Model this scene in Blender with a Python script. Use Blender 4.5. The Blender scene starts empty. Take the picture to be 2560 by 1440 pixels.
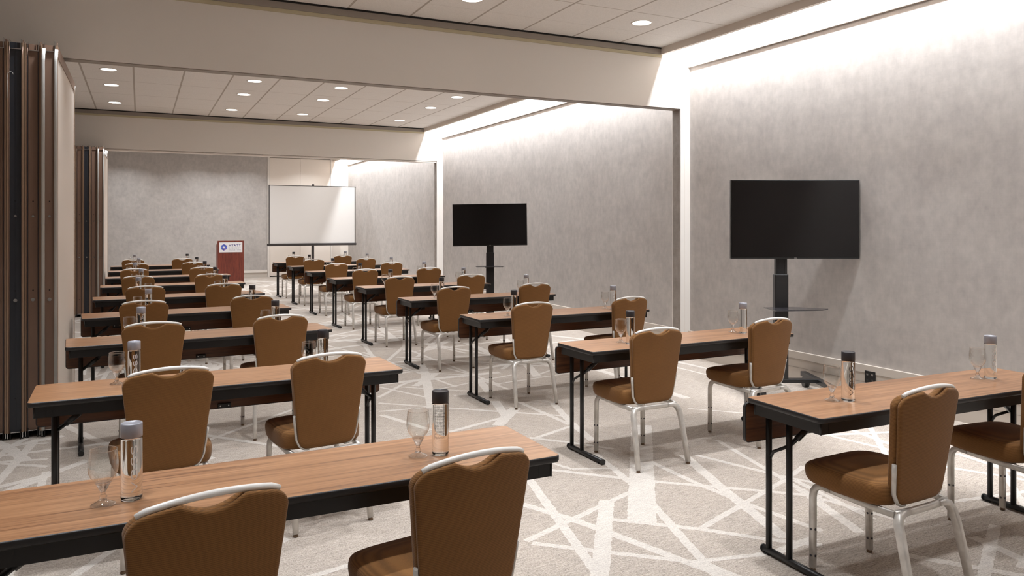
import bpy, bmesh, math, random
from mathutils import Vector, Matrix
R = math.radians
C = bpy.context.scene.collection
scene = bpy.context.scene
random.seed(7)

# ---------------------------------------------------------------- camera
F_PX, YAW, CY, H = 1903.98, 0.4545766, 562.24, 1.575
cam_d = bpy.data.cameras.new('camera')
cam_d.sensor_width = 36.0
cam_d.lens = F_PX / 2560 * 36
cam_d.shift_y = -(720 - CY) / 2560
cam_d.clip_start = 0.05
cam = bpy.data.objects.new('camera', cam_d)
cam.location = (0, 0, H)
cam.rotation_euler = (R(90), 0, -YAW)
C.objects.link(cam)
scene.camera = cam
CS, SN = math.cos(YAW), math.sin(YAW)

scene.view_settings.view_transform = 'Standard'
scene.view_settings.look = 'None'
scene.view_settings.gamma = 1.0
scene.view_settings.use_curve_mapping = False
scene.view_settings.exposure = 0.0
cy = scene.cycles
cy.use_denoising = True
cy.caustics_reflective = False
cy.caustics_refractive = False
cy.sample_clamp_indirect = 6.0
cy.max_bounces = 10
cy.diffuse_bounces = 5
cy.glossy_bounces = 4
cy.transmission_bounces = 8
cy.transparent_max_bounces = 16

w = bpy.data.worlds.new('world')
scene.world = w
w.use_nodes = True
w.node_tree.nodes['Background'].inputs[0].default_value = (0.5, 0.47, 0.43, 1)
w.node_tree.nodes['Background'].inputs[1].default_value = 0.02

# ---------------------------------------------------------------- materials
def s2l(c):
    return tuple(((v / 255) / 12.92 if v / 255 <= 0.04045 else ((v / 255 + 0.055) / 1.055) ** 2.4) for v in c) + (1,)

def mat(name, col, rough=0.6, metal=0.0, spec=0.5, coat=0.0):
    m = bpy.data.materials.new(name)
    m.use_nodes = True
    b = m.node_tree.nodes['Principled BSDF']
    b.inputs['Base Color'].default_value = col if len(col) == 4 else tuple(col) + (1,)
    b.inputs['Roughness'].default_value = rough
    b.inputs['Metallic'].default_value = metal
    b.inputs['Specular IOR Level'].default_value = spec
    b.inputs['Coat Weight'].default_value = coat
    return m

class NT:
    def __init__(self, m):
        self.t = m.node_tree; self.n = self.t.nodes; self.l = self.t.links
        self.b = self.n['Principled BSDF']
    def new(self, typ, **kw):
        nd = self.n.new(typ)
        for k, v in kw.items():
            if k.startswith('i_'):
                key = k[2:]
                key = int(key) if key.isdigit() else key.replace('_', ' ')
                if hasattr(v, 'node'): self.l.new(v, nd.inputs[key])
                else: nd.inputs[key].default_value = v
            else: setattr(nd, k, v)
        return nd
    def coord(self, scale=(1, 1, 1), kind='Object', rot=(0, 0, 0)):
        tc = self.new('ShaderNodeTexCoord')
        mp = self.new('ShaderNodeMapping')
        self.l.new(tc.outputs[kind], mp.inputs[0])
        mp.inputs['Scale'].default_value = scale
        mp.inputs['Rotation'].default_value = rot
        return mp.outputs[0]
    def noise(self, vec, scale=1.0, detail=3, rough=0.5, dist=0.0):
        return self.new('ShaderNodeTexNoise', i_Vector=vec, i_Scale=scale, i_Detail=detail, i_Roughness=rough, i_Distortion=dist).outputs['Fac']
    def ramp(self, fac, stops):
        r = self.new('ShaderNodeValToRGB')
        self.l.new(fac, r.inputs[0])
        e = r.color_ramp.elements
        while len(e) > 1: e.remove(e[0])
        e[0].position = stops[0][0]; e[0].color = stops[0][1]
        for p, c in stops[1:]:
            x = e.new(p); x.color = c
        return r.outputs[0]
    def mix(self, fac, a, b, mode='MIX'):
        m = self.new('ShaderNodeMix', data_type='RGBA', blend_type=mode)
        for s, v in ((m.inputs[0], fac), (m.inputs[6], a), (m.inputs[7], b)):
            if hasattr(v, 'node'): self.l.new(v, s)
            else: s.default_value = v
        return m.outputs[2]
    def math(self, op, a, b=0.0, c=0.0):
        m = self.new('ShaderNodeMath', operation=op)
        for s, v in zip(m.inputs, (a, b, c)):
            if hasattr(v, 'node'): self.l.new(v, s)
            else: s.default_value = v
        return m.outputs[0]
    def color(self, v): self.l.new(v, self.b.inputs['Base Color'])
    def bump(self, h, strength=0.3, dist=0.002):
        bp = self.new('ShaderNodeBump', i_Height=h, i_Strength=strength, i_Distance=dist)
        self.l.new(bp.outputs[0], self.b.inputs['Normal'])

def sc(c, k): return (c[0] * k, c[1] * k, c[2] * k, 1)

M = {}
# carpet ground
def carpet(name, dark, light):
    m = mat(name, light, 0.95, spec=0.15); n = NT(m)
    f1 = n.noise(n.coord((1, 1, 1)), 135, 2, 0.65)
    f2 = n.noise(n.coord((8, 110, 1), rot=(0, 0, R(28))), 1.6, 3, 0.65)
    f3 = n.noise(n.coord((1, 1, 1)), 2.2, 3, 0.5)
    mix = n.math('MULTIPLY_ADD', f2, 0.5, n.math('MULTIPLY', f1, 0.55))
    c = n.ramp(mix, [(0.30, dark), (0.62, light)])
    c = n.mix(0.35, c, n.ramp(f3, [(0.3, (0.82, 0.82, 0.83, 1)), (0.7, (1.08, 1.07, 1.06, 1))]), 'MULTIPLY')
    n.color(c)
    n.bump(f1, 0.35, 0.003)
    return m
M['carpet'] = carpet('carpet_ground', s2l((96, 88, 81)), s2l((190, 179, 168)))
M['carpet_line'] = carpet('carpet_pale_line', s2l((156, 149, 142)), s2l((210, 203, 195)))

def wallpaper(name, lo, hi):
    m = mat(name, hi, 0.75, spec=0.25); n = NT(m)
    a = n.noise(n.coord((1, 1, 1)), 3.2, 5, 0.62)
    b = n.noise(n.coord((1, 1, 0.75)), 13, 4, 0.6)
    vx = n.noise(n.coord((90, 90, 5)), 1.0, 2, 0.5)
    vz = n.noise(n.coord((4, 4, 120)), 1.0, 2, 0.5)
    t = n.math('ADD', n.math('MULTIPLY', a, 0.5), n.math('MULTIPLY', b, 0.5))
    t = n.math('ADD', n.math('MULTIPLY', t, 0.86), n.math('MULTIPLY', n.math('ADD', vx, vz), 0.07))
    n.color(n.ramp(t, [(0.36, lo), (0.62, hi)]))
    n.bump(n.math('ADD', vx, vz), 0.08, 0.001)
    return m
M['wallpaper'] = wallpaper('grey_linen_wallpaper', s2l((166, 160, 156)), s2l((186, 180, 175)))
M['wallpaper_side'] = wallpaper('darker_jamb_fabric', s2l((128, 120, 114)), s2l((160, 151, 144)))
M['paint'] = mat('warm_white_paint', s2l((222, 213, 203)), 0.55, spec=0.3)
M['beam_paint'] = mat('beam_vinyl', s2l((230, 225, 219)), 0.6, spec=0.3)
n = NT(M['beam_paint']); n.bump(n.noise(n.coord((1, 1, 1)), 220, 2, 0.5), 0.05, 0.001)
M['plinth'] = mat('plinth_enamel', s2l((198, 189, 179)), 0.38, spec=0.5)
M['grey_steel'] = mat('grey_steel_band', s2l((150, 141, 132)), 0.5)
M['cream_strip'] = mat('cream_strip', s2l((196, 186, 156)), 0.5)
M['dark_gap'] = mat('dark_gap', s2l((30, 27, 25)), 0.9)
M['white_trim'] = mat('white_trim', s2l((225, 218, 210)), 0.45)
M['lip'] = mat('cove_lip_paint', s2l((214, 204, 194)), 0.6)

# ceiling tiles
m = mat('ceiling_tile', s2l((200, 190, 180)), 0.9, spec=0.1); n = NT(m); M['ceiling'] = m
tc = n.new('ShaderNodeTexCoord'); sp = n.new('ShaderNodeSeparateXYZ'); n.l.new(tc.outputs['Object'], sp.inputs[0])
def gridmask(o, pitch, off, hw):
    u = n.math('DIVIDE', n.math('SUBTRACT', o, off), pitch)
    fr = n.math('ABSOLUTE', n.math('SUBTRACT', n.math('FRACT', u), 0.5))
    return n.math('GREATER_THAN', fr, 0.5 - hw / pitch)
gx = gridmask(sp.outputs[0], 0.6225, -0.076, 0.0115)
gy = gridmask(sp.outputs[1], 1.24, 11.10, 0.006)
gy2 = gridmask(sp.outputs[1], 0.62, 11.10, 0.004)
tile = n.ramp(n.noise(n.coord((1, 1, 1)), 90, 3, 0.7), [(0.3, s2l((232, 229, 225))), (0.7, s2l((246, 243, 239)))])
c = n.mix(n.math('MULTIPLY', gy2, 0.35), tile, s2l((196, 188, 180)))
c = n.mix(n.math('MULTIPLY', gy, 0.7), c, s2l((180, 171, 162)))
c = n.mix(n.math('MULTIPLY', gx, 0.85), c, s2l((178, 169, 160)))  # T-bar grey, with the shading of the tile recess put into the colour
n.color(c); n.bump(n.noise(n.coord((1, 1, 1)), 160, 2, 0.6), 0.15, 0.002)

# walnut laminate
def wood(name, lo, mid, hi, scale=(1.1, 26, 26), rough=0.34):
    m = mat(name, mid, rough, spec=0.5); n = NT(m)
    oi = n.new('ShaderNodeObjectInfo')
    tc = n.new('ShaderNodeTexCoord')
    add = n.new('ShaderNodeVectorMath', operation='ADD')
    cb = n.new('ShaderNodeCombineXYZ'); n.l.new(n.math('MULTIPLY', oi.outputs['Random'], 9.0), cb.inputs[0]); n.l.new(n.math('MULTIPLY', oi.outputs['Random'], 5.0), cb.inputs[1])
    n.l.new(tc.outputs['Object'], add.inputs[0]); n.l.new(cb.outputs[0], add.inputs[1])
    mp = n.new('ShaderNodeMapping', i_Vector=add.outputs[0]); mp.inputs['Scale'].default_value = scale
    g = n.noise(mp.outputs[0], 1.3, 5, 0.62, 0.9)
    mp2 = n.new('ShaderNodeMapping', i_Vector=add.outputs[0]); mp2.inputs['Scale'].default_value = (scale[0] * 2.2, scale[1] * 7, scale[2] * 7)
    g2 = n.noise(mp2.outputs[0], 1.0, 3, 0.6)
    t = n.math('ADD', n.math('MULTIPLY', g, 0.6), n.math('MULTIPLY', g2, 0.4))
    n.color(n.ramp(t, [(0.36, lo), (0.47, mid), (0.62, hi)]))
    return m
M['table_wood'] = wood('walnut_laminate', s2l((118, 81, 54)), s2l((158, 113, 78)), s2l((182, 136, 98)))
for _m in (M['table_wood'],):
    _b = _m.node_tree.nodes['Principled BSDF']; _b.inputs['Coat Weight'].default_value = 0.35; _b.inputs['Coat Roughness'].default_value = 0.22
M['panel_wood'] = wood('dark_walnut_panel', s2l((66, 40, 24)), s2l((92, 57, 35)), s2l((112, 72, 45)), rough=0.42)
M['mahogany'] = wood('mahogany_laminate', s2l((82, 34, 25)), s2l((106, 46, 33)), s2l((122, 57, 41)), scale=(26, 26, 1.1), rough=0.4)
M['black'] = mat('black_enamel', s2l((30, 29, 29)), 0.36, spec=0.5)
M['edge'] = mat('black_vinyl_edge', s2l((34, 32, 32)), 0.4, spec=0.5)
M['apron'] = mat('black_painted_apron', s2l((24, 23, 23)), 0.33, spec=0.5)

# chair fabric with fine rippled rows
def fabric(name, base, rows=True):
    m = mat(name, base, 0.85, spec=0.18); n = NT(m)
    v = n.coord((1, 1, 1))
    wv = n.new('ShaderNodeTexWave', wave_type='BANDS', bands_direction='Z', i_Vector=v)
    wv.inputs['Scale'].default_value = 60; wv.inputs['Distortion'].default_value = 0.55
    wv.inputs['Detail'].default_value = 1.0; wv.inputs['Detail Scale'].default_value = 1.4
    fine = n.noise(v, 420, 2, 0.5)
    big = n.noise(v, 5, 2, 0.5)
    k = n.math('ADD', n.math('MULTIPLY', wv.outputs['Fac'], 0.32), n.math('ADD', n.math('MULTIPLY', fine, 0.5), n.math('MULTIPLY', big, 0.18)))
    n.color(n.ramp(k, [(0.2, sc(base, 0.66)), (0.75, sc(base, 1.3))]))
    n.bump(n.math('ADD', wv.outputs['Fac'], fine), 0.25, 0.0015)
    b = n.b
    b.inputs['Sheen Weight'].default_value = 0.15; b.inputs['Sheen Roughness'].default_value = 0.5
    return m
M['fabric'] = fabric('copper_brown_fabric', s2l((128, 89, 49)))
M['metal'] = mat('brushed_aluminium', s2l((214, 210, 204)), 0.36, metal=0.4)
n = NT(M['metal']); n.color(n.ramp(n.noise(n.coord((1, 1, 1)), 14, 3, 0.6), [(0.3, s2l((196, 191, 184))), (0.7, s2l((226, 222, 216)))]))
M['rail'] = mat('satin_rail', s2l((244, 242, 238)), 0.3, metal=0.0)
M['glide'] = mat('bronze_glide', s2l((120, 98, 78)), 0.4, metal=0.5)
M['bolt'] = mat('dark_bolt', s2l((60, 56, 62)), 0.5)
M['chrome'] = mat('chrome', s2l((200, 200, 200)), 0.2, metal=1)

# glass and bottles
m = mat('bottle_water_glass', (0.97, 0.985, 0.98, 1), 0.0); m.node_tree.nodes['Principled BSDF'].inputs['Transmission Weight'].default_value = 1
m.node_tree.nodes['Principled BSDF'].inputs['IOR'].default_value = 1.36; M['water_glass'] = m
m = mat('stem_glass', (0.98, 0.98, 0.98, 1), 0.0); m.node_tree.nodes['Principled BSDF'].inputs['Transmission Weight'].default_value = 1
m.node_tree.nodes['Principled BSDF'].inputs['IOR'].default_value = 1.5; M['stem_glass'] = m
nt = m.node_tree; mx = nt.nodes.new('ShaderNodeMixShader'); tr = nt.nodes.new('ShaderNodeBsdfTransparent'); mx.inputs[0].default_value = 0.42
nt.links.new(nt.nodes['Principled BSDF'].outputs[0], mx.inputs[1]); nt.links.new(tr.outputs[0], mx.inputs[2]); nt.links.new(mx.outputs[0], nt.nodes['Material Output'].inputs[0])
m = bpy.data.materials.new('thin_bowl_glass'); m.use_nodes = True; nt = m.node_tree; nt.nodes.clear()
out = nt.nodes.new('ShaderNodeOutputMaterial'); mx = nt.nodes.new('ShaderNodeMixShader'); tr = nt.nodes.new('ShaderNodeBsdfTransparent'); gl = nt.nodes.new('ShaderNodeBsdfGlossy')
lw = nt.nodes.new('ShaderNodeLayerWeight'); lw.inputs[0].default_value = 0.27; gl.inputs['Roughness'].default_value = 0.02
tr.inputs[0].default_value = (0.95, 0.95, 0.94, 1); gl.inputs[0].default_value = (0.9, 0.9, 0.9, 1)
nt.links.new(lw.outputs['Facing'], mx.inputs[0]); nt.links.new(tr.outputs[0], mx.inputs[1]); nt.links.new(gl.outputs[0], mx.inputs[2]); nt.links.new(mx.outputs[0], out.inputs[0])
M['bowl'] = m
M['cap_silver'] = mat('silver_cap', s2l((170, 172, 182)), 0.38, metal=0.35)
M['cap_black'] = mat('charcoal_cap', s2l((50, 47, 50)), 0.42)
M['ink_white'] = mat('white_print', s2l((252, 251, 250)), 0.5)
M['ink_dark'] = mat('dark_print', s2l((52, 44, 40)), 0.6)

# screens etc
M['tv_screen'] = mat('tv_glass', s2l((16, 14, 14)), 0.12, spec=0.45)
M['tv_body'] = mat('tv_plastic', s2l((20, 20, 20)), 0.3)
M['stand'] = mat('stand_steel', s2l((28, 27, 28)), 0.35)
m = mat('smoked_glass', s2l((58, 56, 59)), 0.12, spec=0.6); m.node_tree.nodes['Principled BSDF'].inputs['Alpha'].default_value = 0.8; M['smoked'] = m
M['screen_white'] = mat('projection_fabric', s2l((212, 208, 204)), 0.8, spec=0.1)
M['screen_dark'] = mat('screen_black', s2l((46, 40, 38)), 0.5)
M['sign'] = mat('sign_white', s2l((226, 224, 224)), 0.5)
M['violet'] = mat('sign_violet', s2l((74, 66, 128)), 0.5)
M['sign_grey'] = mat('sign_grey', s2l((158, 160, 176)), 0.5)
for i, c in enumerate([(74, 92, 182), (98, 116, 200), (60, 70, 150), (120, 96, 170), (86, 104, 196), (70, 80, 168)]):
    M['hex%d' % i] = mat('logo_blue_%d' % i, s2l(c), 0.5)
# partition
M['brown_steel'] = mat('brown_steel', s2l((132, 106, 90)), 0.42, metal=0.2)
M['tan_steel'] = mat('tan_steel', s2l((158, 132, 110)), 0.4, metal=0.2)
M['navy'] = mat('dark_panel_edge', s2l((44, 47, 54)), 0.35)
M['seal'] = mat('grey_vinyl_seal', s2l((200, 201, 198)), 0.5)
M['panel_vinyl'] = mat('panel_vinyl', s2l((228, 218, 208)), 0.6)
M['lens'] = bpy.data.materials.new('lamp_lens'); M['lens'].use_nodes = True
nt = M['lens'].node_tree; nt.nodes.clear(); e = nt.nodes.new('ShaderNodeEmission'); o = nt.nodes.new('ShaderNodeOutputMaterial'); nt.links.new(e.outputs[0], o.inputs[0])
e.inputs[0].default_value = (1, 0.93, 0.84, 1); e.inputs[1].default_value = 6
M['tube'] = M['lens'].copy(); M['tube'].name = 'fluorescent_tube'; M['tube'].node_tree.nodes['Emission'].inputs[1].default_value = 8

# ---------------------------------------------------------------- mesh helpers
def box(bm, x0, x1, y0, y1, z0, z1, mi=0, bev=0.0):
    vs = [bm.verts.new(p) for p in ((x0, y0, z0), (x1, y0, z0), (x1, y1, z0), (x0, y1, z0), (x0, y0, z1), (x1, y0, z1), (x1, y1, z1), (x0, y1, z1))]
    fs = [bm.faces.new([vs[i] for i in q]) for q in ((3, 2, 1, 0), (4, 5, 6, 7), (0, 1, 5, 4), (1, 2, 6, 5), (2, 3, 7, 6), (3, 0, 4, 7))]
    for f in fs: f.material_index = mi
    if bev > 0:
        es = list({e for f in fs for e in f.edges})
        r = bmesh.ops.bevel(bm, geom=es, offset=bev, segments=2, affect='EDGES', profile=0.5)
        for f in r['faces']: f.material_index = mi
    return bm

def tube(bm, pts, rad, seg=10, mi=0, ry=None, cap=True, up=Vector((0, 0, 1)), square=0.0, smooth=True):
    """sweep an ellipse (or squared ellipse) along a polyline; rad may be a list"""
    pts = [Vector(p) for p in pts]
    rads = rad if isinstance(rad, (list, tuple)) else [rad] * len(pts)
    rings = []
    prev = None
    for i, p in enumerate(pts):
        a = pts[max(i - 1, 0)]; b = pts[min(i + 1, len(pts) - 1)]
        t = (b - a).normalized()
        if prev is None:
            u = up if abs(t.dot(up)) < 0.95 else Vector((0, 1, 0))
            s = t.cross(u).normalized()
        else:
            s = (prev - t * prev.dot(t)).normalized()
        prev = s
        v = s.cross(t).normalized()
        r = rads[i]; r2 = r if ry is None else ry * r / rads[0]
        ring = []
        for k in range(seg):
            an = 2 * math.pi * (k + 0.5) / seg
            ca, sa = math.cos(an), math.sin(an)
            if square > 0:
                q = 2.0 / (2 + square * 6)
                ca = math.copysign(abs(ca) ** q, ca); sa = math.copysign(abs(sa) ** q, sa)
            ring.append(bm.verts.new(p + s * ca * r + v * sa * r2))
        rings.append(ring)
    for i in range(len(rings) - 1):
        for k in range(seg):
            f = bm.faces.new((rings[i][k], rings[i][(k + 1) % seg], rings[i + 1][(k + 1) % seg], rings[i + 1][k])); f.smooth = smooth; f.material_index = mi
    if cap:
        f = bm.faces.new(rings[0][::-1]); f.material_index = mi
        f = bm.faces.new(rings[-1]); f.material_index = mi
    return bm

def lathe(bm, prof, seg=28, mi=0, c=(0, 0, 0), smooth=True, close=False):
    rings = []
    for r, z in prof:
        if r < 1e-5: rings.append([bm.verts.new((c[0], c[1], c[2] + z))])
        else: rings.append([bm.verts.new((c[0] + r * math.cos(2 * math.pi * k / seg), c[1] + r * math.sin(2 * math.pi * k / seg), c[2] + z)) for k in range(seg)])
    for a, b in zip(rings, rings[1:]):
        for k in range(seg):
            k2 = (k + 1) % seg
            if len(a) == 1 and len(b) == 1: continue
            if len(a) == 1: vs = (a[0], b[k2], b[k])
            elif len(b) == 1: vs = (a[k], a[k2], b[0])
            else: vs = (a[k], a[k2], b[k2], b[k])
            f = bm.faces.new(vs); f.smooth = smooth; f.material_index = mi
    return bm

def obj(name, bm, mats, parent=None, label=None, fix=True):
    if fix: bmesh.ops.recalc_face_normals(bm, faces=bm.faces)
    me = bpy.data.meshes.new(name); bm.to_mesh(me); bm.free()
    for m in (mats if isinstance(mats, (list, tuple)) else [mats]): me.materials.append(m)
    o = bpy.data.objects.new(name, me); C.objects.link(o)
    if parent is not None: o.parent = parent
    if label: o['label'] = label
    return o

def new(): return bmesh.new()

def thing(name, label, cat, loc=(0, 0, 0), rz=0.0, group=None):
    o = bpy.data.objects.new(name, None); C.objects.link(o)
    o.empty_display_size = 0.1
    o.location = loc; o.rotation_euler = (0, 0, rz)
    o['label'] = label; o['category'] = cat
    if group: o['group'] = group
    return o

def struct(name, bm, mats, parent=None):
    o = obj(name, bm, mats, parent)
    if parent is None: o['kind'] = 'structure'
    return o

def dup(root, loc, rz, label, group=None):
    r = root.copy(); C.objects.link(r); r.location = loc; r.rotation_euler = (0, 0, rz); r['label'] = label
    if group: r['group'] = group
    for ch in list(root.children):
        c = ch.copy(); C.objects.link(c); c.parent = r
        for g in ch.children:
            d = g.copy(); C.objects.link(d); d.parent = c
    return r

def text_mesh(s, size, spacing=1.0, off=0.0):
    cu = bpy.data.curves.new('t', 'FONT'); cu.body = s; cu.size = size; cu.space_character = spacing
    cu.offset = off; cu.align_x = 'LEFT'; cu.resolution_u = 3
    o = bpy.data.objects.new('t', cu); C.objects.link(o)
    dg = bpy.context.evaluated_depsgraph_get(); me = bpy.data.meshes.new_from_object(o.evaluated_get(dg))
    bpy.data.objects.remove(o); bpy.data.curves.remove(cu)
    return me

# ================================================================= ROOM
XL, XR = -1.75, 5.93
Y0, YB = -0.95, 23.95
ZC, ZT = 3.65, 4.02
BE = [(7.27, 7.43), (15.56, 15.72)]
BAYS = [(Y0, 7.27), (7.43, 15.56), (15.72, YB)]
XLIP = 5.53

# floor with its woven line pattern in the same mesh
bm = new()
box(bm, XL - 0.1, XR + 0.1, Y0 - 0.1, YB + 0.1, -0.1, 0)
zoff = [0.0003]
def ribbon(x0, y0, x1, y1, wd, w2=None):
    w2 = wd if w2 is None else w2
    L = math.hypot(x1 - x0, y1 - y0)
    if L < 0.05: return
    k = max(2, int(L / 0.022)); dx, dy = (x1 - x0) / L, (y1 - y0) / L
    z = zoff[0]; zoff[0] += 0.0000012
    prev = None
    for i in range(k + 1):
        t = i / k
        hw = (wd * (1 - t) + w2 * t) / 2
        a = hw + random.uniform(-0.0035, 0.0035); b = hw + random.uniform(-0.0035, 0.0035)
        px, py = x0 + dx * L * t, y0 + dy * L * t
        cur = (bm.verts.new((px - dy * a, py + dx * a, z)), bm.verts.new((px + dy * b, py - dx * b, z)))
        if prev:
            f = bm.faces.new((prev[0], prev[1], cur[1], cur[0])); f.material_index = 1
        prev = cur
# lines surveyed on the open floor between the two table columns (x0, y0, x1, y1, width)
SURVEY = [(2.288,4.385,2.758,3.886,0.042),
 (2.758,3.886,3.319,3.395,0.042),
 (3.319,3.395,3.554,3.179,0.042),
 (3.548,4.938,2.384,3.314,0.155),
 (2.812,4.454,2.674,3.768,0.050),
 (2.642,3.633,2.501,3.212,0.050),
 (2.501,3.212,2.312,2.630,0.050),
 (2.664,3.753,2.068,3.514,0.040),
 (2.068,3.514,1.729,3.379,0.040),
 (1.938,3.837,2.075,3.526,0.055),
 (2.075,3.526,2.157,3.293,0.055),
 (2.157,3.293,2.280,2.882,0.055),
 (2.280,2.882,2.386,2.573,0.055),
 (2.401,3.680,1.832,2.865,0.085),
 (2.253,3.439,2.607,3.116,0.042),
 (2.607,3.116,2.817,2.874,0.042),
 (2.817,2.874,3.016,2.697,0.042),
 (1.745,3.344,1.980,3.127,0.040),
 (1.980,3.127,2.300,2.848,0.040),
 (2.300,2.848,2.375,2.783,0.040),
 (2.185,4.270,1.999,3.502,0.055),
 (1.999,3.502,1.842,2.860,0.055),
 (2.607,3.116,3.284,3.375,0.038),
 (3.284,3.375,3.579,3.485,0.038),
 (3.579,3.485,3.898,3.632,0.038),
 (3.053,4.187,3.049,3.683,0.042),
 (3.049,3.683,3.075,3.315,0.042),
 (3.075,3.315,3.154,2.820,0.042),
 (3.347,4.167,3.131,3.544,0.070),
 (3.131,3.544,2.916,2.839,0.070),
 (3.421,4.131,3.622,3.526,0.040),
 (3.622,3.526,3.726,3.332,0.040),
 (3.797,4.351,3.484,3.116,0.038),
 (2.367,2.816,2.684,2.745,0.036),
 (2.353,2.799,2.400,2.587,0.060),
 (2.757,2.734,3.047,2.775,0.050),
 (2.421,4.496,2.505,4.245,0.030),
 (2.505,4.245,2.784,4.132,0.030),
 (1.899,6.569,2.723,5.827,0.040),
 (2.723,5.827,3.177,5.430,0.040),
 (1.813,6.272,2.213,6.223,0.035),
 (2.213,6.223,2.534,6.029,0.035),
 (1.798,6.138,1.911,5.817,0.050),
 (1.911,5.817,2.009,5.522,0.050),
 (2.093,7.210,2.378,6.537,0.035),
 (1.960,6.783,2.338,7.236,0.040),
 (2.338,7.236,2.830,7.575,0.040),
 (2.418,7.099,2.838,7.628,0.080),
 (2.802,7.940,2.264,6.198,0.090),
 (2.587,6.875,2.990,7.017,0.030),
 (2.281,7.118,2.830,6.642,0.030),
 (2.113,5.413,2.685,5.636,0.045),
 (2.852,6.182,2.692,5.599,0.080),
 (2.909,5.882,2.525,5.422,0.100),
 (2.612,4.970,3.021,5.149,0.040),
 (3.032,6.055,3.049,5.197,0.045),
 (3.284,5.892,3.092,5.271,0.060),
 (3.092,5.271,2.971,4.741,0.060),
 (2.587,5.010,2.799,4.771,0.040),
 (2.799,4.771,2.990,4.498,0.040),
 (2.604,6.553,2.783,6.531,0.030),
 (3.114,7.163,2.948,6.516,0.080),
 (3.121,7.107,3.175,6.541,0.040),
 (3.111,7.060,3.511,7.187,0.035),
 (3.033,7.827,3.123,7.432,0.035),
 (2.373,8.211,2.731,7.680,0.030),
 (2.731,7.680,3.104,7.385,0.030),
 (2.877,8.218,2.715,7.576,0.060),
 (3.538,3.327,3.313,2.721,0.060),
 (3.629,3.460,3.530,2.815,0.040),
 (3.498,3.234,3.645,2.713,0.035),
 (4.687,3.270,4.950,2.769,0.040),
 (4.032,2.814,4.810,2.691,0.035),
 (3.280,2.442,3.598,2.013,0.050),
 (3.776,2.433,3.724,2.083,0.060),
 (4.614,4.192,4.716,3.627,0.040),
 (4.926,4.183,4.845,3.726,0.050),
 (-0.990,6.692,-0.835,6.409,0.080),
 (-0.835,6.409,-0.686,5.998,0.080),
 (-0.885,5.983,-0.835,6.409,0.050),
 (-0.835,6.409,-0.756,6.609,0.050),
 (-0.832,6.480,-0.597,6.410,0.035),
 (-0.895,6.050,-0.556,5.973,0.040),
 (-0.895,6.050,-0.539,5.789,0.040),
 (-0.805,5.442,-0.520,5.593,0.060),
 (-0.817,5.189,-0.520,5.593,0.080),
 (-0.520,5.593,-0.311,5.828,0.070)]
for l in SURVEY: ribbon(*l)
def inbox(x, y): return 1.25 < x < 4.15 and 2.55 < y < 6.7
cnt = 0
while cnt < 430:
    x, y = random.uniform(XL, XR), random.uniform(Y0, YB)
    an = random.choice([0.1, 0.45, 0.75, 1.15, 1.55, 1.9, 2.35, 2.75]) + random.uniform(-0.14, 0.14)
    L = random.uniform(0.9, 2.8)
    x1, y1 = x + math.cos(an) * L, y + math.sin(an) * L
    if not (XL + .02 < x1 < XR - .06 and Y0 + .02 < y1 < YB - .06 and XL + .02 < x < XR - .06): continue
    if any(inbox(x + (x1 - x) * t / 12, y + (y1 - y) * t / 12) for t in range(13)): continue
    wd = random.choice([0.035, 0.04, 0.045, 0.05, 0.065, 0.09])
    ribbon(x, y, x1, y1, wd, wd * random.uniform(0.8, 1.3)); cnt += 1
struct('floor', bm, [M['carpet'], M['carpet_line']])

# ceiling: tiled field of the three bays, lip of the light slot, slot top
bm = new()
for a, b in BAYS:
    box(bm, XL, XLIP - 0.05, a + 0.035 if a > 0 else a, b - 0.035 if b < YB else b, ZC, ZC + 0.03, 0)
    box(bm, XL, XR + 0.1, a, b, ZT, ZT + 0.05, 1)
ceil = struct('ceiling', bm, [M['ceiling'], M['paint']])
bm = new()
for a, b in BAYS:
    # sloped lip
    vs = [bm.verts.new(p) for p in ((XLIP - 0.05, a, 3.570), (XLIP - 0.005, a, 3.570), (XLIP + 0.0, a, 3.70), (XLIP - 0.05, a, ZC + 0.03),
                                     (XLIP - 0.05, b, 3.570), (XLIP - 0.005, b, 3.570), (XLIP + 0.0, b, 3.70), (XLIP - 0.05, b, ZC + 0.03))]
    for q in ((0, 1, 2, 3), (7, 6, 5, 4), (0, 4, 5, 1), (1, 5, 6, 2), (2, 6, 7, 3), (3, 7, 4, 0)): bm.faces.new([vs[i] for i in q])
struct('trim_1', bm, M['lip'])

# walls
bm = new(); box(bm, XR, XR + 0.1, Y0, YB, 0, ZT + 0.05); struct('wall_right', bm, M['wallpaper'])
bm = new(); box(bm, XL - 0.1, XL, Y0, YB, 0, ZT + 0.05); struct('wall_left', bm, M['wallpaper'])
bm = new(); box(bm, XL - 0.1, XR + 0.1, Y0 - 0.1, Y0, 0, ZT + 0.05); struct('wall_front', bm, M['wallpaper'])
bm = new()
box(bm, XL - 0.1, XR + 0.1, YB, YB + 0.1, 0, ZT + 0.05, 1)
box(bm, XL, 3.47, YB - 0.012, YB, 0, ZC + 0.02, 0)
struct('wall_back', bm, [M['wallpaper'], M['paint']])

# light slot fascia along the right wall (upper white band)
bm = new()
for a, b in BAYS:
    box(bm, XR - 0.028, XR, a, b, 3.458, ZT, 0)
struct('trim_2', bm, M['paint'])

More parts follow.
